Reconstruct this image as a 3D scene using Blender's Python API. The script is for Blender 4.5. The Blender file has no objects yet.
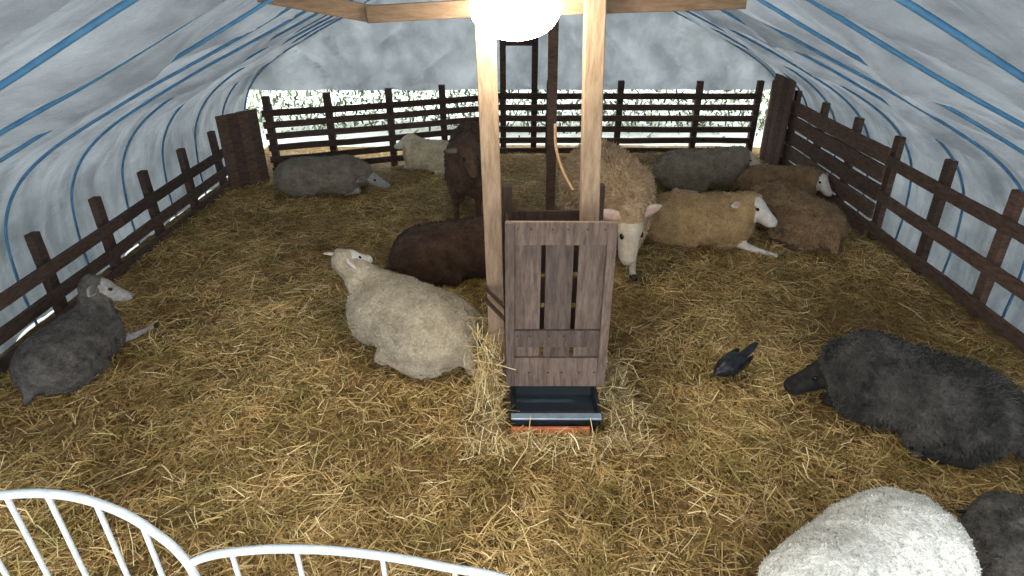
import bpy, bmesh, math, random
import numpy as np
from mathutils import Vector, Matrix, noise
random.seed(7); np.random.seed(7)
sc=bpy.context.scene
try:
    sc.view_settings.view_transform='Standard'
except Exception: pass
COL=sc.collection

# ------------------------------------------------------------------ materials
def newmat(name):
    m=bpy.data.materials.new(name); m.use_nodes=True
    nt=m.node_tree; nt.nodes.clear()
    out=nt.nodes.new('ShaderNodeOutputMaterial')
    return m,nt,out
def N(nt,t,**kw):
    n=nt.nodes.new(t)
    for k,v in kw.items():
        if k in n.inputs: n.inputs[k].default_value=v
        else: setattr(n,k,v)
    return n
def ramp(nt,fac,stops):
    r=nt.nodes.new('ShaderNodeValToRGB'); e=r.color_ramp.elements
    e[0].position=stops[0][0]; e[0].color=(*stops[0][1],1)
    e[1].position=stops[-1][0]; e[1].color=(*stops[-1][1],1)
    for p,c in stops[1:-1]:
        x=e.new(p); x.color=(*c,1)
    nt.links.new(fac,r.inputs[0]); return r.outputs[0]
def coords(nt,scale=(1,1,1)):
    tc=nt.nodes.new('ShaderNodeTexCoord'); mp=nt.nodes.new('ShaderNodeMapping')
    mp.inputs['Scale'].default_value=scale
    nt.links.new(tc.outputs['Object'],mp.inputs[0]); return mp.outputs[0]
def noi(nt,vec,scale,detail=4,rough=.6):
    n=N(nt,'ShaderNodeTexNoise',Scale=scale,Detail=detail,Roughness=rough)
    nt.links.new(vec,n.inputs['Vector']); return n.outputs[0]
def mult(nt,a,b,fac=1.0,mode='MULTIPLY'):
    m=nt.nodes.new('ShaderNodeMix'); m.data_type='RGBA'; m.blend_type=mode
    m.inputs[0].default_value=fac
    nt.links.new(a,m.inputs[6]); nt.links.new(b,m.inputs[7]); return m.outputs[2]
def bump(nt,h,strength=.4,dist=.02):
    b=N(nt,'ShaderNodeBump',Strength=strength,Distance=dist); nt.links.new(h,b.inputs['Height']); return b.outputs[0]
def principled(nt,out,color=None,rough=.8,metal=0.0,normal=None,spec=.3):
    p=nt.nodes.new('ShaderNodeBsdfPrincipled')
    if isinstance(color,tuple): p.inputs['Base Color'].default_value=(*color,1)
    elif color is not None: nt.links.new(color,p.inputs['Base Color'])
    p.inputs['Roughness'].default_value=rough; p.inputs['Metallic'].default_value=metal
    p.inputs['Specular IOR Level'].default_value=spec
    if normal: nt.links.new(normal,p.inputs['Normal'])
    nt.links.new(p.outputs[0],out.inputs[0]); return p

def wood(name,dark,light,scale=(6,6,1.2),rough=.85):
    m,nt,out=newmat(name); c=coords(nt,scale)
    geo=nt.nodes.new('ShaderNodeNewGeometry')
    n1=noi(nt,c,6,6,.7); col=ramp(nt,n1,[(.3,dark),(.7,light)])
    isl=ramp(nt,geo.outputs['Random Per Island'],[(0,(.65,.65,.65)),(1,(1.15,1.1,1.05))])
    col=mult(nt,col,isl)
    principled(nt,out,col,rough,normal=bump(nt,n1,.5,.01)); return m
def simple(name,c1,c2,scale=20,rough=.6,metal=0,bs=.2):
    m,nt,out=newmat(name); c=coords(nt); n1=noi(nt,c,scale,4,.6)
    col=ramp(nt,n1,[(.3,c1),(.7,c2)]); principled(nt,out,col,rough,metal,normal=bump(nt,n1,bs,.005)); return m
def fleece(name,c1,c2,ground=None,scale=9):
    m,nt,out=newmat(name); c=coords(nt)
    n1=noi(nt,c,scale,5,.65); col=ramp(nt,n1,[(.32,c1),(.68,c2)])
    geo=nt.nodes.new('ShaderNodeNewGeometry')
    isl=ramp(nt,geo.outputs['Random Per Island'],[(0,(.74,.74,.74)),(.5,(.95,.95,.95)),(1,(1.15,1.14,1.1))])
    col=mult(nt,col,isl)
    n2=noi(nt,c,50,5,.7)
    col=mult(nt,col,ramp(nt,n2,[(.3,(.72,.70,.68)),(.65,(1.1,1.1,1.1))]))
    p=principled(nt,out,col,.95,normal=bump(nt,n2,.8,.02),spec=.1)
    p.inputs['Sheen Weight'].default_value=.08
    return m

# ------------------------------------------------------------------ mesh helpers
def mesh_obj(name,verts,faces,mats,midx=None,smooth=True,loc=(0,0,0),rotz=0,scale=1,zs=1):
    me=bpy.data.meshes.new(name)
    me.from_pydata([tuple(v) for v in verts],[],[tuple(int(i) for i in f) for f in faces])
    for m in mats: me.materials.append(m)
    if midx is not None: me.polygons.foreach_set('material_index',np.asarray(midx,dtype=np.int32))
    me.polygons.foreach_set('use_smooth',np.full(len(me.polygons),smooth))
    me.update()
    o=bpy.data.objects.new(name,me); COL.objects.link(o)
    o.location=loc; o.rotation_euler=(0,0,rotz); o.scale=(scale,scale,scale*zs)
    return o
def bm_obj(name,bm,mats,bevel=0.0,smooth=False,parent=None):
    me=bpy.data.meshes.new(name); bmesh.ops.recalc_face_normals(bm,faces=bm.faces[:])
    bm.to_mesh(me); bm.free()
    for m in mats: me.materials.append(m)
    for p in me.polygons: p.use_smooth=smooth
    o=bpy.data.objects.new(name,me); COL.objects.link(o)
    if bevel:
        b=o.modifiers.new('bevel','BEVEL'); b.width=bevel; b.segments=2
    if parent: o.parent=parent
    return o
def empty(name,loc=(0,0,0)):
    e=bpy.data.objects.new(name,None); COL.objects.link(e); e.location=loc; e.empty_display_size=.2; return e
def beam(bm,p0,p1,w,t,up=(0,0,1),mi=0,jit=0.0,seg=1):
    """plank from p0 to p1; w = size along 'up', t = thickness sideways"""
    p0=Vector(p0); p1=Vector(p1); d=(p1-p0).normalized(); up=Vector(up)
    if abs(d.dot(up))>.95: up=Vector((0,1,0))
    s=d.cross(up).normalized(); u=s.cross(d).normalized()
    rings=[]
    for i in range(seg+1):
        p=p0.lerp(p1,i/seg)
        j=Vector((random.uniform(-jit,jit),random.uniform(-jit,jit),random.uniform(-jit,jit)))
        ww=w*(1+random.uniform(-jit,jit)*3)
        rings.append([bm.verts.new(p+j+u*a*ww/2+s*b*t/2) for a,b in((-1,-1),(1,-1),(1,1),(-1,1))])
    fs=[]
    for r0,r1 in zip(rings,rings[1:]):
        for k in range(4): fs.append(bm.faces.new((r0[k],r0[(k+1)%4],r1[(k+1)%4],r1[k])))
    fs.append(bm.faces.new(rings[0][::-1])); fs.append(bm.faces.new(rings[-1]))
    for f in fs: f.material_index=mi
def tube_curve(name,splines,r,mat,parent=None,res=3):
    cu=bpy.data.curves.new(name,'CURVE'); cu.dimensions='3D'; cu.bevel_depth=r; cu.bevel_resolution=res
    for pts in splines:
        if len(pts)==2: 
            sp=cu.splines.new('POLY'); sp.points.add(1)
            for q,p in zip(sp.points,pts): q.co=(*p,1)
        else:
            sp=cu.splines.new('BEZIER'); sp.bezier_points.add(len(pts)-1)
            for q,p in zip(sp.bezier_points,pts):
                q.co=p; q.handle_left_type=q.handle_right_type='AUTO'
    cu.materials.append(mat); cu.use_fill_caps=True
    o=bpy.data.objects.new(name,cu); COL.objects.link(o)
    if parent: o.parent=parent
    return o

# ------------------------------------------------------------------ SDF modelling (continuous bodies)
def surface_nets(F,org,h):
    ins=F<0
    sh=tuple(s-1 for s in F.shape)
    def cut(A,o): return A[o[0]:o[0]+sh[0],o[1]:o[1]+sh[1],o[2]:o[2]+sh[2]]
    cs=np.zeros(sh,int)
    offs=[(i,j,k) for i in(0,1) for j in(0,1) for k in(0,1)]
    for o in offs: cs+=cut(ins,o)
    act=(cs>0)&(cs<8); idx=-np.ones(sh,int); n=act.sum(); idx[act]=np.arange(n)
    S=np.zeros((n,3)); C=np.zeros(n)
    for a in offs:
        for ax in range(3):
            if a[ax]==1: continue
            b=list(a); b[ax]=1
            fa=cut(F,a)[act]; fb=cut(F,b)[act]; cr=(fa<0)!=(fb<0)
            t=np.where(cr,fa/np.where(cr,fa-fb,1),0)
            p=np.tile(np.array(a,float),(n,1)); p[:,ax]+=t
            S[cr]+=p[cr]; C[cr]+=1
    base=np.argwhere(act).astype(float)
    V=(base+S/C[:,None])*h+np.array(org)
    Q=[]
    for ax in range(3):
        b,c=(ax+1)%3,(ax+2)%3
        lo=[slice(1,s-1) for s in F.shape]; hi=list(lo)
        lo[ax]=slice(0,F.shape[ax]-1); hi[ax]=slice(1,F.shape[ax])
        A=ins[tuple(lo)]; B=ins[tuple(hi)]
        st=np.array([1,1,1]); st[ax]=0
        for cond,flip in((A&~B,False),(~A&B,True)):
            P=np.argwhere(cond)+st
            if not len(P): continue
            q=[]
            for db,dc in((-1,-1),(0,-1),(0,0),(-1,0)):
                R=P.copy(); R[:,b]+=db; R[:,c]+=dc
                q.append(idx[R[:,0],R[:,1],R[:,2]])
            q=np.stack(q,1)
            if flip: q=q[:,::-1]
            Q.append(q)
    return V,np.concatenate(Q)
def frame(f,up=(0,0,1)):
    f=np.array(f,float); f/=np.linalg.norm(f); s=np.cross(np.array(up,float),f); s/=np.linalg.norm(s); u=np.cross(f,s)
    return np.stack([f,s,u])     # rows: forward, left, up
def d_ell(P,c,r,R=None):
    q=P-np.array(c)
    if R is not None: q=q@R.T
    r=np.array(r); k0=np.linalg.norm(q/r,axis=-1); k1=np.linalg.norm(q/(r*r),axis=-1)+1e-9
    return k0*(k0-1)/k1
def d_cone(P,a,b,ra,rb):
    a=np.array(a,float); b=np.array(b,float); ab=b-a
    t=np.clip(((P-a)@ab)/(ab@ab),0,1)
    return np.linalg.norm(P-(a+t[...,None]*ab),axis=-1)-(ra+(rb-ra)*t)
def evalprims(P,prims):
    D=None; Z={}
    for pr in prims:
        d=d_ell(P,*pr[3:]) if pr[0]=='e' else d_cone(P,*pr[3:])
        k=pr[1]; z=pr[2]
        Z[z]=np.minimum(Z[z],d) if z in Z else d
        if D is None: D=d
        else:
            h=np.maximum(k-np.abs(D-d),0)/k; D=np.minimum(D,d)-h*h*k/4
    return D,Z
def build_sdf(prims,lo,hi,h):
    ax=[np.arange(lo[i],hi[i]+h,h) for i in range(3)]
    P=np.stack(np.meshgrid(*ax,indexing='ij'),-1)
    D,_=evalprims(P,prims); V,Q=surface_nets(D,lo,h)
    _,Z=evalprims(V,prims); return V,Q,Z
def vnormals(V,Q):
    n=np.cross(V[Q[:,2]]-V[Q[:,0]],V[Q[:,3]]-V[Q[:,1]]); VN=np.zeros_like(V)
    for k in range(4): np.add.at(VN,Q[:,k],n)
    return VN/(np.linalg.norm(VN,axis=1,keepdims=True)+1e-12)
def sphere_part(c,r,R=None,nu=10,nv=7):
    vs=[];fs=[]
    for i in range(nv+1):
        th=math.pi*i/nv
        for j in range(nu):
            ph=2*math.pi*j/nu
            vs.append((math.cos(th)*r[0],math.sin(th)*math.cos(ph)*r[1],math.sin(th)*math.sin(ph)*r[2]))
    for i in range(nv):
        for j in range(nu): fs.append((i*nu+j,i*nu+(j+1)%nu,(i+1)*nu+(j+1)%nu,(i+1)*nu+j))
    vs=np.array(vs)
    if R is not None: vs=vs@R
    return vs+np.array(c),fs

# ------------------------------------------------------------------ SHEEP
M_hoof=simple('hoof_horn',(.02,.017,.015),(.06,.05,.04),30,.5)
M_eye,_nt,_o=newmat('eye_dark'); principled(_nt,_o,(.008,.006,.005),.15)
M_pink=simple('ear_inner',(.45,.28,.24),(.6,.42,.36),30,.8)
M_earg=simple('ear_inner_grey',(.10,.08,.075),(.18,.15,.14),30,.8)

def sheep(loc,heading,scale,pose,H,f,fmat,smat,seed,tufts=6000,tl=.04,tw=.010,width=1.0,lump=.012,curl=.4,front='fold',comb=1.0,hs=1.15,zs=1.0,hind=True,nr=1.0,blunt=1.0):
    random.seed(seed); rng=np.random.RandomState(seed)
    H=np.array(H,float); R=frame(f); F_,S_,U_=R
    w=width; pr=[]
    E=lambda k,z,*a: pr.append(('e',k,z)+a)
    C=lambda k,z,*a: pr.append(('c',k,z)+a)
    if pose=='lie':
        E(.1,0,(0,0,.25),(.44,.28*w,.265)); E(.12,0,(.27,0,.27),(.24,.225*w,.25)); E(.12,0,(-.27,0,.235),(.27,.27*w,.24))
        E(.08,0,(-.22,.17*w,.15),(.22,.13,.17)); E(.08,0,(-.22,-.17*w,.15),(.22,.13,.17))
        E(.08,0,(.3,.12*w,.16),(.15,.1,.16)); E(.08,0,(.3,-.12*w,.16),(.15,.1,.16))
        C(.05,0,(-.48,0,.24),(-.57,.03,.08),.06,.035)
        nb=(.34,0,.34)
        for s in(1,-1):
            if front=='out' and s==-1:
                C(.04,1,(.32,s*.14,.12),(.52,s*.2,.06),.055,.035); C(.02,1,(.52,s*.2,.06),(.74,s*.24,.03),.033,.024); E(.02,2,(.78,s*.25,.028),(.045,.03,.028))
            else:
                C(.04,1,(.32,s*.13,.12),(.46,s*.13,.07),.06,.042); C(.02,1,(.46,s*.13,.07),(.32,s*.17,.035),.034,.026); E(.02,2,(.29,s*.18,.03),(.045,.03,.028))
            C(.04,0,(-.2,s*.2*w,.14),(-.02,s*.27*w,.1),.09,.05)
            if hind:
                C(.03,1,(-.32,s*.27*w,.06),(-.1,s*.31*w,.035),.04,.026); E(.02,2,(-.06,s*.315*w,.03),(.045,.03,.028))
            else:
                C(.03,1,(-.30,s*.20*w,.05),(-.08,s*.22*w,.03),.04,.026); E(.02,2,(-.04,s*.22*w,.03),(.045,.03,.028))
    else:
        E(.1,0,(0,0,.64),(.46,.25*w,.27)); E(.12,0,(.27,0,.63),(.24,.21*w,.26)); E(.12,0,(-.27,0,.65),(.26,.235*w,.25))
        E(.08,0,(.3,0,.5),(.15,.18*w,.18)); E(.08,0,(-.02,0,.5),(.32,.2*w,.17))
        C(.05,0,(-.49,0,.72),(-.56,0,.42),.06,.04)
        nb=(.36,0,.7)
        for s in(1,-1):
            y=s*.13*w
            C(.06,0,(.3,y,.5),(.31,y,.34),.1,.065); C(.03,1,(.31,y,.34),(.32,y,.27),.05,.036)
            C(.02,1,(.32,y,.27),(.31,y,.09),.034,.024); C(.02,1,(.31,y,.09),(.34,y,.04),.028,.028); E(.01,2,(.35,y,.025),(.05,.036,.03))
            y=s*.14*w
            C(.08,0,(-.3,y,.56),(-.22,s*.16*w,.42),.14,.1); C(.05,0,(-.22,s*.16*w,.42),(-.4,y,.33),.09,.05)
            C(.03,1,(-.4,y,.33),(-.42,y,.28),.045,.036); C(.02,1,(-.42,y,.28),(-.39,y,.09),.034,.024)
            C(.02,1,(-.39,y,.09),(-.36,y,.04),.028,.028); E(.01,2,(-.35,y,.025),(.05,.036,.03))
    nb=np.array(nb); mid=(nb+H)/2+np.array((0,0,.03 if nr>.9 else 0)); g=hs; bl=blunt
    C(.12*nr,0,nb,mid,.185*min(w,1)*nr,.14*nr); C(.06,0,mid,H-F_*.05*g-U_*.015,.13*nr,.085*g*(nr+1)/2)
    E(.03,1,H,(.095*g,.07*g,.078*g),R); C(.03,1,H+F_*.04*g-U_*.005,H+(F_*.165-U_*.035)*g,.064*g,.042*g*bl)
    E(.02,1,H+(F_*.19-U_*.035)*g,(.04*g,.036*g*bl,.034*g*bl),R); C(.02,1,H+(F_*.03-U_*.05)*g,H+(F_*.16-U_*.06)*g,.045*g,.028*g*bl)
    E(.02,0,H+(-F_*.05+U_*.045)*g,(.06*g,.064*g,.045*g),R)
    h=.018
    V,Q,Z=build_sdf(pr,(-.76,-.62,-.05),(1.0,.62,1.15),h)
    zs_=np.stack([Z[0]-.004,Z[1],Z[2]-.002],1); zone=zs_.argmin(1)
    VN=vnormals(V,Q)
    disp=np.zeros(len(V)); o3=Vector((seed*3.1,seed*1.7,0))
    for i in np.nonzero(zone==0)[0]:
        v=Vector(V[i])+o3
        d=noise.noise(v*9)*.6+noise.noise(v*22)*.55+noise.noise(v*45)*.35
        disp[i]=d*lump
    fade=np.clip((Z[1]-Z[0])/.03,0,1)
    V=V+VN*(disp*fade)[:,None]
    fz=np.sort(zone[Q],axis=1)[:,1]
    verts=[V]; faces=[q for q in Q]; midx=list(fz); nv=len(V)
    def add(vs,fs,mi):
        nonlocal nv
        verts.append(vs); faces.extend([tuple(i+nv for i in q) for q in fs]); midx.extend([mi]*len(fs)); nv+=len(vs)
    for s in(1,-1):
        add(*sphere_part(H+(F_*.065+S_*s*.056+U_*.022)*g,(.017*g,.012*g,.014*g),R),3)
        add(*sphere_part(H+(F_*.221+S_*s*.014-U_*.028)*g,(.006,.006,.005),R,8,5),3)
        ed=S_*s*.93+U_*(-.22)-F_*.25; ed/=np.linalg.norm(ed)
        Re=frame(ed,U_+F_*.5)
        c=H+(-F_*.03+S_*s*.062+U_*.03+ed*.065)*g
        vs,fs=sphere_part((0,0,0),(.080,.036,.012),None,12,9)
        vs[:,1]*=(1-.45*np.clip(vs[:,0]/.085,0,1)); vs[:,2]+=-(vs[:,1]**2)*9
        vs*=g
        add(vs@Re+c,fs,1)
        vs2=vs*np.array((.78,.65,.5)); vs2[:,2]+=.0085*g 
        add(vs2@Re+c,fs,4)
    add(*sphere_part(H+(F_*.178-U_*.060)*g,(.042*g,.030*g,.003*g),R,10,5),3)
    # wool locks
    cand=np.nonzero(fz==0)[0]; cc=V[Q[cand]].mean(1); 
    cand=cand[cc[:,2]>0.0]; pick=rng.choice(cand,tufts)
    wts=rng.dirichlet((1,1,1,1),tufts); pos=(V[Q[pick]]*wts[...,None]).sum(1)
    nn=VN[Q[pick]].mean(1); nn/=np.linalg.norm(nn,axis=1,keepdims=True)
    gv=np.array((-.35,0,-1.0))*comb; t=gv-nn*(nn@gv)[:,None]
    dr=nn*.38+t*.75+rng.normal(0,curl,(tufts,3)); dr/=np.linalg.norm(dr,axis=1,keepdims=True)
    sd=np.cross(dr,rng.normal(0,1,(tufts,3))*.5+nn); sd/=np.linalg.norm(sd,axis=1,keepdims=True)
    hd=np.linalg.norm(pos-(H+F_*.05*g),axis=1); short=np.clip((hd-.10)/.15,.35,1)[:,None]
    L=tl*rng.uniform(.5,1.3,(tufts,1))*short; W=tw*rng.uniform(.6,1.3,(tufts,1))
    b=pos-nn*.006
    T=np.stack([b-sd*W/2,b+sd*W/2,b+dr*L*.6+sd*W*.35+nn*.003,b+dr*L*.6-sd*W*.35+nn*.003,b+dr*L-nn*.008],1).reshape(-1,3)
    k=np.arange(tufts)*5+nv
    fq=[(a,a+1,a+2,a+3) for a in k]; ft=[(a+3,a+2,a+4) for a in k]
    verts.append(T); faces+=fq+ft; midx+=[0]*(2*tufts)
    inner=M_earg if smat.name in('face_black','face_brown','face_grey') else M_pink
    o=mesh_obj('sheep',np.concatenate(verts),faces,[fmat,smat,M_hoof,M_eye,inner],midx,True,(loc[0],loc[1],loc[2] if len(loc)>2 else 0.0),math.radians(heading),scale,zs)
    return o

F_cream=fleece('fleece_cream',(.40,.335,.235),(.66,.565,.42))
F_brown=fleece('fleece_dark_brown',(.035,.020,.013),(.105,.060,.038))
F_black=fleece('fleece_deep_brown',(.045,.026,.017),(.12,.07,.045))
F_tan=fleece('fleece_tan',(.37,.245,.145),(.62,.455,.29))
F_gold=fleece('fleece_golden',(.36,.23,.11),(.59,.41,.21))
F_olive=fleece('fleece_olive_grey',(.15,.13,.10),(.27,.24,.185))
F_dtan=fleece('fleece_dull_tan',(.16,.10,.055),(.32,.21,.12))
F_grey=fleece('fleece_grey',(.14,.12,.095),(.29,.25,.20))
F_char=fleece('fleece_charcoal',(.04,.036,.033),(.16,.148,.14))
F_dk=fleece('fleece_black_grey',(.016,.015,.015),(.13,.123,.115),scale=5)
F_white=fleece('fleece_white',(.66,.65,.61),(.86,.85,.81))
S_white=simple('face_white',(.50,.46,.41),(.70,.66,.60),25,.9)
S_cream=simple('face_cream',(.44,.36,.28),(.62,.53,.42),25,.9)
S_dark=simple('face_black',(.008,.007,.007),(.028,.025,.023),25,.95)
S_brown=simple('face_brown',(.05,.03,.02),(.12,.07,.045),25,.9)
S_grey=simple('face_grey',(.20,.19,.18),(.36,.345,.33),25,.9)

sheep((-.69,3.64),142,1.0,'lie',(.50,.09,.62),(-.05,-1,-.20),F_cream,S_white,1,20000,.018,.008,1.08,.020,.6,zs=.92,hind=False,hs=.95,nr=.75)
sheep((-.50,4.80),12,.95,'lie',(.5,.08,.40),(.8,.5,-.4),F_brown,S_brown,2,8000,.035,.010,1.1,.012,zs=.95,hind=False)
sheep((-.44,6.25),-92,1.0,'stand',(.52,.05,.78),(.8,.3,-.5),F_black,S_brown,3,7000,.035,.010,.85,.012)
sheep((-1.00,7.80),172,.74,'lie',(.44,0,.50),(.8,.4,-.2),F_cream,S_white,4,4000,.03,.012)
sheep((-2.22,6.98),-4,1.0,'lie',(.58,0,.22),(1,-.1,-.35),F_grey,S_grey,5,6000,.03,.012,zs=.76,hind=False)
sheep((-2.86,3.38),84,.70,'lie',(.46,-.06,.64),(.55,-.72,-.45),F_char,S_grey,6,10000,.03,.009,1.05,.016,front='out',hs=1.3,hind=False,nr=.85)
sheep((.80,5.02),-80,1.06,'stand',(.60,-.02,.58),(.30,.03,-.95),F_tan,S_cream,7,18000,.045,.009,1.18,.018,hs=1.35,zs=1.04,blunt=1.2)
sheep((1.76,5.50),-14,.97,'lie',(.48,-.05,.47),(.75,-.6,-.30),F_gold,S_white,8,12000,.034,.009,1,.016,front='out',hs=1.25,zs=.93,hind=False,blunt=1.15)
sheep((2.22,7.10),-2,1.0,'lie',(.48,-.02,.42),(.75,-.55,-.3),F_olive,S_cream,9,6000,.035,.012,1.05,hs=1.25,zs=.88)
sheep((2.98,6.68),-18,.80,'lie',(.5,-.1,.40),(.5,-.8,-.35),F_dtan,S_white,10,5000,.035,.012,hs=1.3,zs=.92)
sheep((2.74,5.62),112,.95,'lie',(.5,.1,.28),(.9,.3,-.4),F_dtan,S_brown,11,8000,.038,.012,1.05,zs=.9)
sheep((2.32,2.84),146,.91,'lie',(.53,.05,.22),(.85,.42,-.42),F_dk,S_dark,12,18000,.045,.008,1.08,.022,.4,zs=.98,hs=1.2,blunt=1.3)
sheep((1.33,1.55),212,.95,'lie',(.44,.0,.22),(.9,.1,-.5),F_white,S_white,13,24000,.018,.006,1.0,.014,.6,zs=1.20)
sheep((2.08,1.52),82,.9,'lie',(.45,.0,.30),(.8,-.3,-.4),F_char,S_dark,14,9000,.032,.009,.9,.014,zs=.85,hs=1.0)

# ------------------------------------------------------------------ CROW
M_fe=simple('feather_black',(.006,.006,.008),(.022,.024,.032),30,.38,0,.4)
M_bk=simple('beak_horn',(.01,.01,.01),(.03,.03,.03),30,.4)
def crow(loc,heading,s):
    pr=[('e',.03,0,(0,0,.13),(.105,.070,.070),frame((1,0,-.25))),('e',.04,0,(.06,0,.12),(.06,.052,.055)),
        ('c',.04,0,(.07,0,.13),(.115,0,.115),.045,.034),('e',.02,0,(.125,0,.112),(.04,.032,.033)),
        ('c',.012,1,(.15,0,.105),(.205,0,.085),.013,.004),
        ('e',.02,0,(-.03,.058,.14),(.11,.016,.04),frame((1,0,-.3))),('e',.02,0,(-.03,-.058,.14),(.11,.016,.04),frame((1,0,-.3))),
        ('e',.03,0,(-.15,0,.185),(.1,.03,.012),frame((1,0,-.42))),
        ('c',.02,0,(0,.028,.09),(.005,.03,.055),.022,.010),('c',.02,0,(0,-.028,.09),(.005,-.03,.055),.022,.010),
        ('c',.006,1,(.005,.03,.055),(-.005,.032,.008),.0065,.0055),('c',.006,1,(.005,-.03,.055),(-.005,-.032,.008),.0065,.0055)]
    for sd in(1,-1):
        for a in(-.4,0,.4): pr.append(('c',.004,1,(-.005,sd*.032,.007),(.035,sd*.032+a*.04,.005),.0055,.004))
        pr.append(('c',.004,1,(-.005,sd*.032,.007),(-.03,sd*.032,.005),.0055,.004))
    V,Q,Z=build_sdf(pr,(-.28,-.1,-.01),(.23,.1,.26),.0042)
    z=np.stack([Z[0],Z[1]],1).argmin(1); fz=z[Q].max(1)
    vs=[V];fs=[q for q in Q];mi=list(fz);n=len(V)
    for sd in(1,-1):
        a,b=sphere_part((.14,sd*.028,.12),(.006,.004,.006)); vs.append(a); fs+=[tuple(i+n for i in q) for q in b]; mi+=[2]*len(b); n+=len(a)
    mesh_obj('crow',np.concatenate(vs),fs,[M_fe,M_bk,M_eye],mi,True,loc,math.radians(heading),s)
crow((1.40,3.26,.01),212,.92)

# ------------------------------------------------------------------ FLOOR + STRAW
def floor_h(x,y):
    return .035*math.sin(x*1.7+y*.9)*math.cos(y*1.3-x*.6)*.5+.02*noise.noise(Vector((x*2.2,y*2.2,0)))
m,nt,out=newmat('straw_bedding'); c=coords(nt); 
n1=noi(nt,c,14,8,.75); n2=noi(nt,c,1.1,4,.6)
c2=coords(nt,(1,6,1)); n3=noi(nt,c2,25,6,.7)
col=ramp(nt,n1,[(.28,(.09,.060,.026)),(.5,(.27,.186,.08)),(.72,(.50,.37,.18))])
col=mult(nt,col,ramp(nt,n2,[(.35,(.7,.65,.58)),(.65,(1.1,1.05,1.0))]))
col=mult(nt,col,ramp(nt,n3,[(.3,(.7,.7,.7)),(.7,(1.2,1.2,1.2))]))
principled(nt,out,col,.95,normal=bump(nt,n1,.9,.04),spec=.1); M_floor=m
nx,ny=180,220; xs=np.linspace(-3.55,3.65,nx); ys=np.linspace(-.6,9.0,ny)
vs=[(x,y,floor_h(x,y)-.01+.012*noise.noise(Vector((x*14,y*14,3)))) for y in ys for x in xs]
fs=[(j*nx+i,j*nx+i+1,(j+1)*nx+i+1,(j+1)*nx+i) for j in range(ny-1) for i in range(nx-1)]
mesh_obj('floor',vs,fs,[M_floor])

def straw_mat(name,stops,patch=True):
    m,nt,out=newmat(name); geo=nt.nodes.new('ShaderNodeNewGeometry')
    col=ramp(nt,geo.outputs['Random Per Island'],stops)
    if patch:
        c=coords(nt); n=noi(nt,c,.9,6,.7)
        col=mult(nt,col,ramp(nt,n,[(.36,(.50,.41,.31)),(.5,(.88,.82,.70)),(.64,(1.18,1.12,1.0))]))
        n2=noi(nt,c,3.5,4,.6)
        col=mult(nt,col,ramp(nt,n2,[(.38,(.78,.80,.66)),(.6,(1.08,1.04,1.02))]))
    p=principled(nt,out,col,.6,spec=.25); return m
ST=[(0,(.13,.082,.032)),(.25,(.34,.225,.09)),(.6,(.58,.42,.185)),(.88,(.74,.585,.31)),(1,(.95,.86,.60))]
M_straw=straw_mat('straw_golden',ST)
def straws(name,P,L,W,yaw,pitch,mat):
    n=len(P); rng=np.random
    d=np.stack([np.cos(yaw)*np.cos(pitch),np.sin(yaw)*np.cos(pitch),np.sin(pitch)],1)
    s=np.stack([-np.sin(yaw),np.cos(yaw),rng.uniform(-.6,.6,n)],1); s/=np.linalg.norm(s,axis=1,keepdims=True)
    bend=rng.normal(0,.10,(n,1))*L[:,None]; side=np.cross(d,s)
    a=P-d*L[:,None]/2; b=P+s*bend*.8+side*np.abs(bend)*.3; c_=P+d*L[:,None]/2
    w=(W/2)[:,None]
    V=np.stack([a-s*w,a+s*w,b-s*w,b+s*w,c_-s*w,c_+s*w],1).reshape(-1,3)
    k=np.arange(n)*6
    Fq=np.stack([np.stack([k,k+1,k+3,k+2],1),np.stack([k+2,k+3,k+5,k+4],1)],1).reshape(-1,4)
    me=bpy.data.meshes.new(name); me.vertices.add(len(V)); me.vertices.foreach_set('co',V.ravel())
    me.loops.add(Fq.size); me.loops.foreach_set('vertex_index',Fq.ravel().astype(np.int32))
    me.polygons.add(len(Fq)); me.polygons.foreach_set('loop_start',(np.arange(len(Fq))*4).astype(np.int32))
    me.update(calc_edges=True); me.validate(); me.materials.append(mat)
    o=bpy.data.objects.new(name,me); COL.objects.link(o); return o
n=260000
u=np.random.rand(n); Y=1.0+7.5*u**1.3; X=np.random.uniform(-3.32,3.42,n)
clump=np.array([noise.noise(Vector((x*1.6,y*1.6,9))) for x,y in zip(X,Y)])
intr=(X>-.03)&(X<.53)&(Y>2.70)&(Y<3.12)
keep=(np.random.rand(n)<np.clip(.8+clump*1.5,.3,1))&~intr; X=X[keep];Y=Y[keep]; n=len(X)
Zh=np.array([floor_h(x,y) for x,y in zip(X,Y)])+np.random.rand(n)**2*.045+.002
Ls=np.random.gamma(3.0,.028,n)+.022
straws('straw_bedding',np.stack([X,Y,Zh],1),Ls,np.random.uniform(.002,.0058,n),np.random.rand(n)*6.283,np.random.normal(0,.16,n),M_straw)
# straw heap against the hay rack
n=3600
side=np.random.rand(n)
X=np.where(side<.5,np.random.normal(-.13,.055,n),np.where(side<.78,np.random.normal(.62,.07,n),np.random.uniform(-.25,.75,n)))
Y=np.where(side<.78,np.random.uniform(2.74,3.4,n),np.random.normal(2.62,.05,n))
Zt=np.where(side<.25,np.random.rand(n)**1.6*.42,np.random.rand(n)**1.5*.10)+.01
ok=~((X>-.06)&(X<.56)&(Y>2.66)); X,Y,Zt,side=X[ok],Y[ok],Zt[ok],side[ok]; n=len(X)
straws('straw_heap',np.stack([X,Y,Zt],1),np.random.gamma(4,.026,n)+.03,np.random.uniform(.0025,.0055,n),np.random.rand(n)*6.283,np.where(side<.25,np.random.normal(0,.9,n),np.random.normal(0,.3,n)),straw_mat('straw_pale',ST,False))

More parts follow.
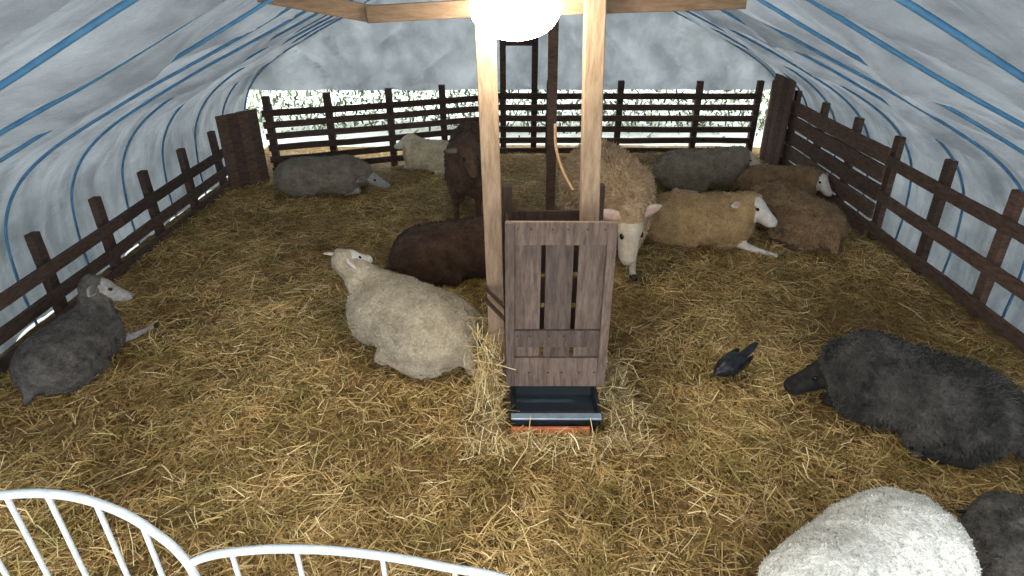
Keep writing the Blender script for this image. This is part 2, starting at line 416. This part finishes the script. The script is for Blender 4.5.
# ------------------------------------------------------------------ POLYTUNNEL SHELL
PROF=[(3.82,-.1),(3.82,.35),(3.72,.80),(3.36,1.20),(2.6,1.62),(1.72,2.03),(.85,2.46),(0,2.84)]
def prof(t):
    s=abs(t); k=(1-s)*(len(PROF)-1); i=min(int(k),len(PROF)-2); fr=k-i
    p=[PROF[max(i-1,0)],PROF[i],PROF[i+1],PROF[i+2] if i+2<len(PROF) else (-PROF[-2][0],PROF[-2][1])]
    r=[]
    for a in(0,1):
        p0,p1,p2,p3=[q[a] for q in p]
        r.append(.5*((2*p1)+(-p0+p2)*fr+(2*p0-5*p1+4*p2-p3)*fr**2+(-p0+3*p1-3*p2+p3)*fr**3))
    x,z=r
    if t<0: x=-x*.975
    return x,z
def plastic(name,c1,c2,tr=.6):
    m,nt,out=newmat(name); c=coords(nt,(1,.5,1)); n1=noi(nt,c,1.6,6,.65)
    n2=noi(nt,coords(nt,(1,1,1)),7,5,.6)
    n3=noi(nt,coords(nt,(1.2,4,1.2)),1.6,4,.6)
    col=ramp(nt,n1,[(.3,c1),(.7,c2)])
    col=mult(nt,col,ramp(nt,n3,[(.38,(.72,.73,.74)),(.6,(1.08,1.08,1.08))]))
    nm=bump(nt,n2,.6,.04)
    t=nt.nodes.new('ShaderNodeBsdfTranslucent'); d=nt.nodes.new('ShaderNodeBsdfPrincipled'); mx=nt.nodes.new('ShaderNodeMixShader')
    nt.links.new(col,t.inputs[0]); nt.links.new(col,d.inputs['Base Color']); d.inputs['Roughness'].default_value=.3
    nt.links.new(nm,d.inputs['Normal']); nt.links.new(nm,t.inputs['Normal'])
    mx.inputs[0].default_value=tr; nt.links.new(d.outputs[0],mx.inputs[1]); nt.links.new(t.outputs[0],mx.inputs[2]); nt.links.new(mx.outputs[0],out.inputs[0])
    return m
M_plas=plastic('polythene_sheet',(.075,.084,.088),(.15,.162,.17))
hoopY=[4.1+.75*k for k in range(-4,7)]
nu,nv=170,420; Y0,Y1=.2,8.75
vs=[]
for j in range(nv):
    y=Y0+(Y1-Y0)*j/(nv-1); bay=abs(((y-4.1)/.75+.5)%1-.5)*2
    for i in range(nu):
        t=-1+2*i/(nu-1); x,z=prof(t)
        fold=abs(math.sin(y*9+3.5*noise.noise(Vector((x*.9,y*.8,z*.9)))+x*1.4))**.5
        sag=.05*bay**1.5+.045*(1-fold)*bay+.06*noise.noise(Vector((x*1.0+y*1.5,y*2.5,z*2)))*bay+.02*math.sin(t*30+y*4)*bay
        n_=Vector((-x*.3,0,-.9)).normalized()
        vs.append((x+n_.x*sag,y,z+n_.z*sag))
fs=[(j*nu+i,j*nu+i+1,(j+1)*nu+i+1,(j+1)*nu+i) for j in range(nv-1) for i in range(nu-1)]
mesh_obj('ceiling',vs,fs,[M_plas])
vs=[];nu2,nv2=200,60
for i in range(nu2):
    t=-1+2*i/(nu2-1)
    x,z=prof(t*.80)
    zb=.84
    for j in range(nv2):
        q=j/(nv2-1); zz=zb+(max(z,zb+.01)-zb)*q
        fold=abs(math.sin(x*5+3*noise.noise(Vector((x*.8,zz*1.5,2)))+zz*1.3))**.5
        vs.append((x,8.66+.09*noise.noise(Vector((x*3,zz*2,5)))+.07*(1-fold),zz))
fs=[(i*nv2+j,(i+1)*nv2+j,(i+1)*nv2+j+1,i*nv2+j+1) for i in range(nu2-1) for j in range(nv2-1)]
mesh_obj('wall_back',vs,fs,[plastic('polythene_gable',(.18,.195,.205),(.28,.30,.31))])
M_hoop=simple('hoop_blue',(.05,.16,.32),(.09,.24,.42),12,.5)
tube_curve('polytunnel_hoops',[[(prof(-1+2*i/40)[0]*.985,y,prof(-1+2*i/40)[1]*.98) for i in range(41)] for y in hoopY],.010,M_hoop)

# ------------------------------------------------------------------ TIMBER FENCES
M_rail=wood('timber_dark',(.030,.020,.017),(.095,.062,.05),(2,2,8))
M_rail2=wood('timber_brown',(.05,.031,.024),(.16,.10,.075),(2,2,8))
random.seed(3)
bm=bmesh.new()
for z in(.03,.21,.42): 
    for y0,y1 in((2.2,5.0),(5.0,7.4)): beam(bm,(-3.36,y0,z),(-3.36,y1,z+.0),.095,.03,jit=.006,seg=6)
for y in hoopY[3:]:
    if y<7.6: beam(bm,(-3.43,y,-.05),(-3.45,y+.02,.66),.09,.06,up=(0,1,0),jit=.004)
bm_obj('fence_left',bm,[M_rail],.004)
bm=bmesh.new()
for z in(.10,.41,.74): beam(bm,(3.46,2.2,z),(3.46,5.6,z+.02),.10,.03,jit=.006,seg=6)
for z in(.09,.27,.45,.63,.80): beam(bm,(3.46,5.6,z),(3.46,8.4,z+.0),.15,.03,jit=.006,seg=6)
for y in hoopY[3:]:
    beam(bm,(3.53,y,-.05),(3.53,y+.02,.98),.09,.06,up=(0,1,0),jit=.004)
bm_obj('fence_right',bm,[M_rail2],.004)
bm=bmesh.new()
A=Vector((-2.95,7.42,0)); B=Vector((-.25,8.42,0))
for z in(.10,.24,.38,.52,.66,.79): beam(bm,A+Vector((0,0,z)),B+Vector((0,0,z)),.075,.03,jit=.006,seg=6)
for q in(.02,.26,.52,.76,.98):
    p=A.lerp(B,q)+Vector((0,.05,0)); beam(bm,p,p+Vector((0,0,.98)),.08,.07,up=(1,0,0),jit=.004)
bm_obj('fence_back',bm,[M_rail],.004)
bm=bmesh.new()
for z in(.06,.20,.35,.50,.65,.79): beam(bm,(-.2,8.5,z),(3.3,8.5,z),.078,.03,jit=.006,seg=6)
for x in(.5,1.45,2.5,3.3): beam(bm,(x,8.55,0),(x,8.55,.98),.08,.07,up=(1,0,0),jit=.004)
bm_obj('fence_back',bm,[M_rail],.004)
bm=bmesh.new()
for x in(-.12,.30): beam(bm,(x,8.58,0),(x,8.58,1.75),.08,.08,up=(1,0,0))
beam(bm,(-.12,8.58,1.45),(.30,8.58,1.45),.07,.03)
bm_obj('end_wall_frame',bm,[M_rail],.004)
bm=bmesh.new()
for i in range(4): beam(bm,(-3.22+.075*i,6.95+.10*i,0),(-3.22+.075*i,6.95+.10*i,.88),.125,.025,up=(.6,.75,0),jit=.004)
bm_obj('corner_boarding',bm,[M_rail2],.003)
bm=bmesh.new()
for i in range(4): beam(bm,(3.38,7.75+.155*i,0),(3.38,7.75+.155*i,1.12),.15,.025,up=(0,1,0),jit=.004)
bm_obj('corner_boarding',bm,[M_rail2],.003)

# ------------------------------------------------------------------ POSTS, BEAMS
M_post=wood('timber_pale',(.22,.15,.10),(.42,.31,.22),(7,7,1.2))
M_beam=wood('timber_beam_backlit',(.14,.09,.06),(.30,.205,.135),(1.2,7,7))  # darker wood: the backlit shade of the beams is put into the colour
bm=bmesh.new()
beam(bm,(-.085,3.28,0),(-.13,3.28,2.13),.10,.10,up=(1,0,0))
bm_obj('support_post',bm,[M_post],.006)
bm=bmesh.new()
beam(bm,(.475,3.3,0),(.395,3.3,2.40),.10,.11,up=(1,0,0))
bm_obj('support_post',bm,[M_post],.006)
bm=bmesh.new(); beam(bm,(.40,6.1,0),(.37,6.1,2.5),.09,.09,up=(1,0,0)); bm_obj('support_post',bm,[M_rail2],.006)
bm=bmesh.new()
beam(bm,(-1.25,3.38,2.255),(-.70,3.38,2.16),.08,.05)
beam(bm,(-.72,3.36,2.16),(-.05,3.36,2.195),.08,.05)
beam(bm,(-.05,3.36,2.19),(1.15,3.36,2.225),.08,.05)
beam(bm,(.02,.3,2.70),(.02,8.6,2.70),.08,.06)
bm_obj('roof_timbers',bm,[M_beam],.005)

# ------------------------------------------------------------------ HAY RACK
M_old=wood('timber_weathered',(.075,.052,.044),(.23,.17,.14),(8,8,1.1))
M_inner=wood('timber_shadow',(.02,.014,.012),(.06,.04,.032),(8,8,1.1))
rack=empty('hay_rack',(.25,3.1,0))
def part(name,bm,mats,bev=.004):
    o=bm_obj(name,bm,mats,bev); o.parent=rack; o.matrix_parent_inverse=Matrix.Translation((-.25,-3.1,0)); return o
bm=bmesh.new()
for x0,x1 in((-.02,.155),(.180,.328),(.353,.525)):
    xc=(x0+x1)/2; beam(bm,(xc,3.0,.18),(xc,3.0,1.2),x1-x0,.022,up=(1,0,0),jit=.002,seg=2)
part('front_boards',bm,[M_old])
bm=bmesh.new()
beam(bm,(-.03,2.98,1.145),(.535,2.98,1.145),.13,.024,jit=.001)
beam(bm,(-.03,2.98,.50),(.535,2.98,.50),.11,.024,jit=.001)
beam(bm,(-.03,2.98,.27),(.535,2.98,.27),.20,.024,jit=.001)
beam(bm,(-.012,2.972,.18),(-.012,2.972,1.21),.05,.03,up=(1,0,0)); beam(bm,(.52,2.972,.18),(.52,2.972,1.21),.05,.03,up=(1,0,0))
part('front_frame',bm,[M_old])
bm=bmesh.new()
for x in(-.03,.53):
    for z in(.25,.48,.71,.94): beam(bm,(x,3.01,z),(x,3.6,z),.19,.02,jit=.002)
    beam(bm,(x,3.6,0),(x,3.6,1.2),.07,.06,up=(0,1,0))
for z in(.25,.48,.71,.94): beam(bm,(-.03,3.6,z),(.53,3.6,z),.19,.02)
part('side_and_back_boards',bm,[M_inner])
bm=bmesh.new()
for z in(1.17,.52,.27):
    for x in(.03,.1,.21,.29,.39,.48):
        bmesh.ops.create_cone(bm,cap_ends=True,segments=8,radius1=.006,radius2=.004,depth=.006,matrix=Matrix.Translation((x,2.966,z))@Matrix.Rotation(math.pi/2,4,'X'))
for z in(.62,.70): beam(bm,(-.16,3.22,z),(-.04,2.985,z),.03,.008)
part('nails_and_straps',bm,[simple('rusty_nail',(.05,.03,.02),(.12,.08,.06),40,.6,.6)],0)
tube_curve('rope',[[(.36,3.5,1.2),(.31,3.55,1.28),(.26,3.6,1.42),(.25,3.62,1.56)]],.009,simple('rope_fibre',(.22,.13,.07),(.38,.24,.14),60,.9))
tr=empty('water_trough',(.25,2.9,0))
def tpart(o): o.parent=tr; o.matrix_parent_inverse=Matrix.Translation((-.25,-2.9,0)); return o
bm=bmesh.new()
def ring(x0,x1,y0,y1,z): return [bm.verts.new(p) for p in((x0,y0,z),(x1,y0,z),(x1,y1,z),(x0,y1,z))]
r=[ring(.02,.48,2.77,3.14,.0),ring(-.01,.51,2.74,3.17,.12),ring(.01,.49,2.76,3.15,.12),ring(.035,.465,2.79,3.12,.03)]
bm.faces.new(r[0][::-1]); bm.faces.new(r[3])
for a,b in zip(r,r[1:]):
    for k in range(4): bm.faces.new((a[k],a[(k+1)%4],b[(k+1)%4],b[k]))
tpart(bm_obj('tub',bm,[simple('black_plastic',(.012,.013,.016),(.035,.037,.045),15,.35)],.004))
bm=bmesh.new(); bm.faces.new([bm.verts.new(p) for p in((.022,2.772,.08),(.478,2.772,.08),(.478,3.138,.08),(.022,3.138,.08))])
m,nt,out=newmat('water'); principled(nt,out,(.03,.04,.05),.03,spec=.8); tpart(bm_obj('water',bm,[m]))
bm=bmesh.new(); beam(bm,(-.005,2.725,.045),(.44,2.725,.045),.05,.02)
tpart(bm_obj('front_rim',bm,[simple('orange_plastic',(.50,.14,.05),(.72,.26,.11),20,.5)],.004))
bm=bmesh.new(); beam(bm,(-.005,2.752,.122),(.505,2.752,.122),.012,.05)
tpart(bm_obj('metal_edge',bm,[simple('zinc_sheen',(.22,.30,.38),(.34,.43,.52),20,.35,.4)],.003))  # metal rim, with its light-blue reflection painted into the colour

# ------------------------------------------------------------------ LAMP
lamp=empty('hanging_lamp',(.015,3.22,2.22))
def lpart(o): o.parent=lamp; o.matrix_parent_inverse=Matrix.Translation((-.015,-3.22,-2.22)); return o
m,nt,out=newmat('lamp_glow'); e=N(nt,'ShaderNodeEmission',Strength=50.0); e.inputs[0].default_value=(1,.90,.71,1); nt.links.new(e.outputs[0],out.inputs[0])
vs,fs=sphere_part((.015,3.10,2.205),(.14,.21,.21),frame((0,0,1),(1,0,0)),24,16)  # ball widened to the lamp's glare, so the bloom is put into its shape
lpart(mesh_obj('glow_globe',vs,fs,[m]))
bm=bmesh.new(); bmesh.ops.create_cone(bm,cap_ends=True,segments=24,radius1=.09,radius2=.04,depth=.08,matrix=Matrix.Translation((.015,3.10,2.385)))
lpart(bm_obj('holder',bm,[M_hoof],.004))
lpart(tube_curve('cord',[[(.015,3.10,2.4),(.015,3.10,2.68)]],.006,M_hoof))

# ------------------------------------------------------------------ WHITE TUBULAR HURDLE
M_wh=simple('white_paint_steel',(.45,.51,.56),(.66,.71,.75),30,.4,0)
hur=empty('metal_hurdle',(-1,1.3,0))
def hpart(o): o.parent=hur; o.matrix_parent_inverse=Matrix.Translation((1,-1.3,0)); return o
arc1=[(-1.95,1.3,.72),(-1.80,1.3,.90),(-1.60,1.3,1.01),(-1.475,1.3,1.035),(-1.30,1.3,1.037),(-1.173,1.3,.985),(-1.08,1.3,.893),(-1.01,1.3,.76),(-.995,1.3,.6),(-.99,1.3,.05)]
arc2=[(-1.0,1.3,.745),(-.94,1.3,.775),(-.83,1.3,.80),(-.647,1.3,.81),(-.406,1.3,.78),(-.193,1.3,.724),(-.04,1.3,.68),(.12,1.3,.58),(.2,1.3,.4),(.22,1.3,.05)]
arc1=[(-1.97,1.3,.05),(-1.97,1.3,.6)]+arc1[1:]
hpart(tube_curve('frame_tubes',[arc1,arc2],.0135,M_wh))
bars=[]
def zat(arc,x):
    for a,b in zip(arc,arc[1:]):
        if min(a[0],b[0])<=x<=max(a[0],b[0]) and a[0]!=b[0]: return a[2]+(b[2]-a[2])*(x-a[0])/(b[0]-a[0])
for x in(-1.84,-1.72,-1.59,-1.46,-1.34,-1.21,-1.10): bars.append([(x,1.3,zat(arc1,x)),(x,1.3,.12)])
for x in(-.86,-.66,-.40,-.18,.03): bars.append([(x,1.3,zat(arc2,x)),(x,1.3,.12)])
bars.append([(-1.97,1.3,.12),(-.99,1.3,.12)]); bars.append([(-.99,1.3,.12),(.22,1.3,.12)])
hpart(tube_curve('bars',bars,.008,M_wh))

# ------------------------------------------------------------------ OUTSIDE
m=simple('blown_out_field',(.30,.33,.27),(.58,.60,.56),3,.9)  # pale tone puts the overexposed daylight outside into the field colour
bm=bmesh.new(); bmesh.ops.create_grid(bm,x_segments=4,y_segments=4,size=40,matrix=Matrix.Translation((0,5,-.12))); bm_obj('ground',bm,[m])
m,nt,out=newmat('hedge_leaf'); geo=nt.nodes.new('ShaderNodeNewGeometry')
principled(nt,out,ramp(nt,geo.outputs['Random Per Island'],[(0,(.02,.03,.015)),(.6,(.09,.12,.055)),(1,(.30,.35,.2))]),.7)
n=6500; P=np.stack([np.random.uniform(-5,5,n),np.random.normal(10.6,.35,n),np.random.rand(n)**1.3*1.3-.1],1)
straws('hedge',P,np.random.uniform(.05,.13,n),np.random.uniform(.02,.045,n),np.random.rand(n)*6.28,np.random.uniform(-1.2,1.2,n),m)

# ------------------------------------------------------------------ LIGHT
w=bpy.data.worlds.new('sky'); sc.world=w; w.use_nodes=True
bg=w.node_tree.nodes['Background']; bg.inputs[0].default_value=(.93,.97,1.0,1); bg.inputs[1].default_value=4.7
cam=bpy.data.cameras.new('camera'); cam.sensor_width=36; cam.lens=620/1024*36
co=bpy.data.objects.new('camera',cam); COL.objects.link(co); co.location=(0,0,2.4)
co.rotation_euler=(math.radians(90-27.9),0,0); sc.camera=co
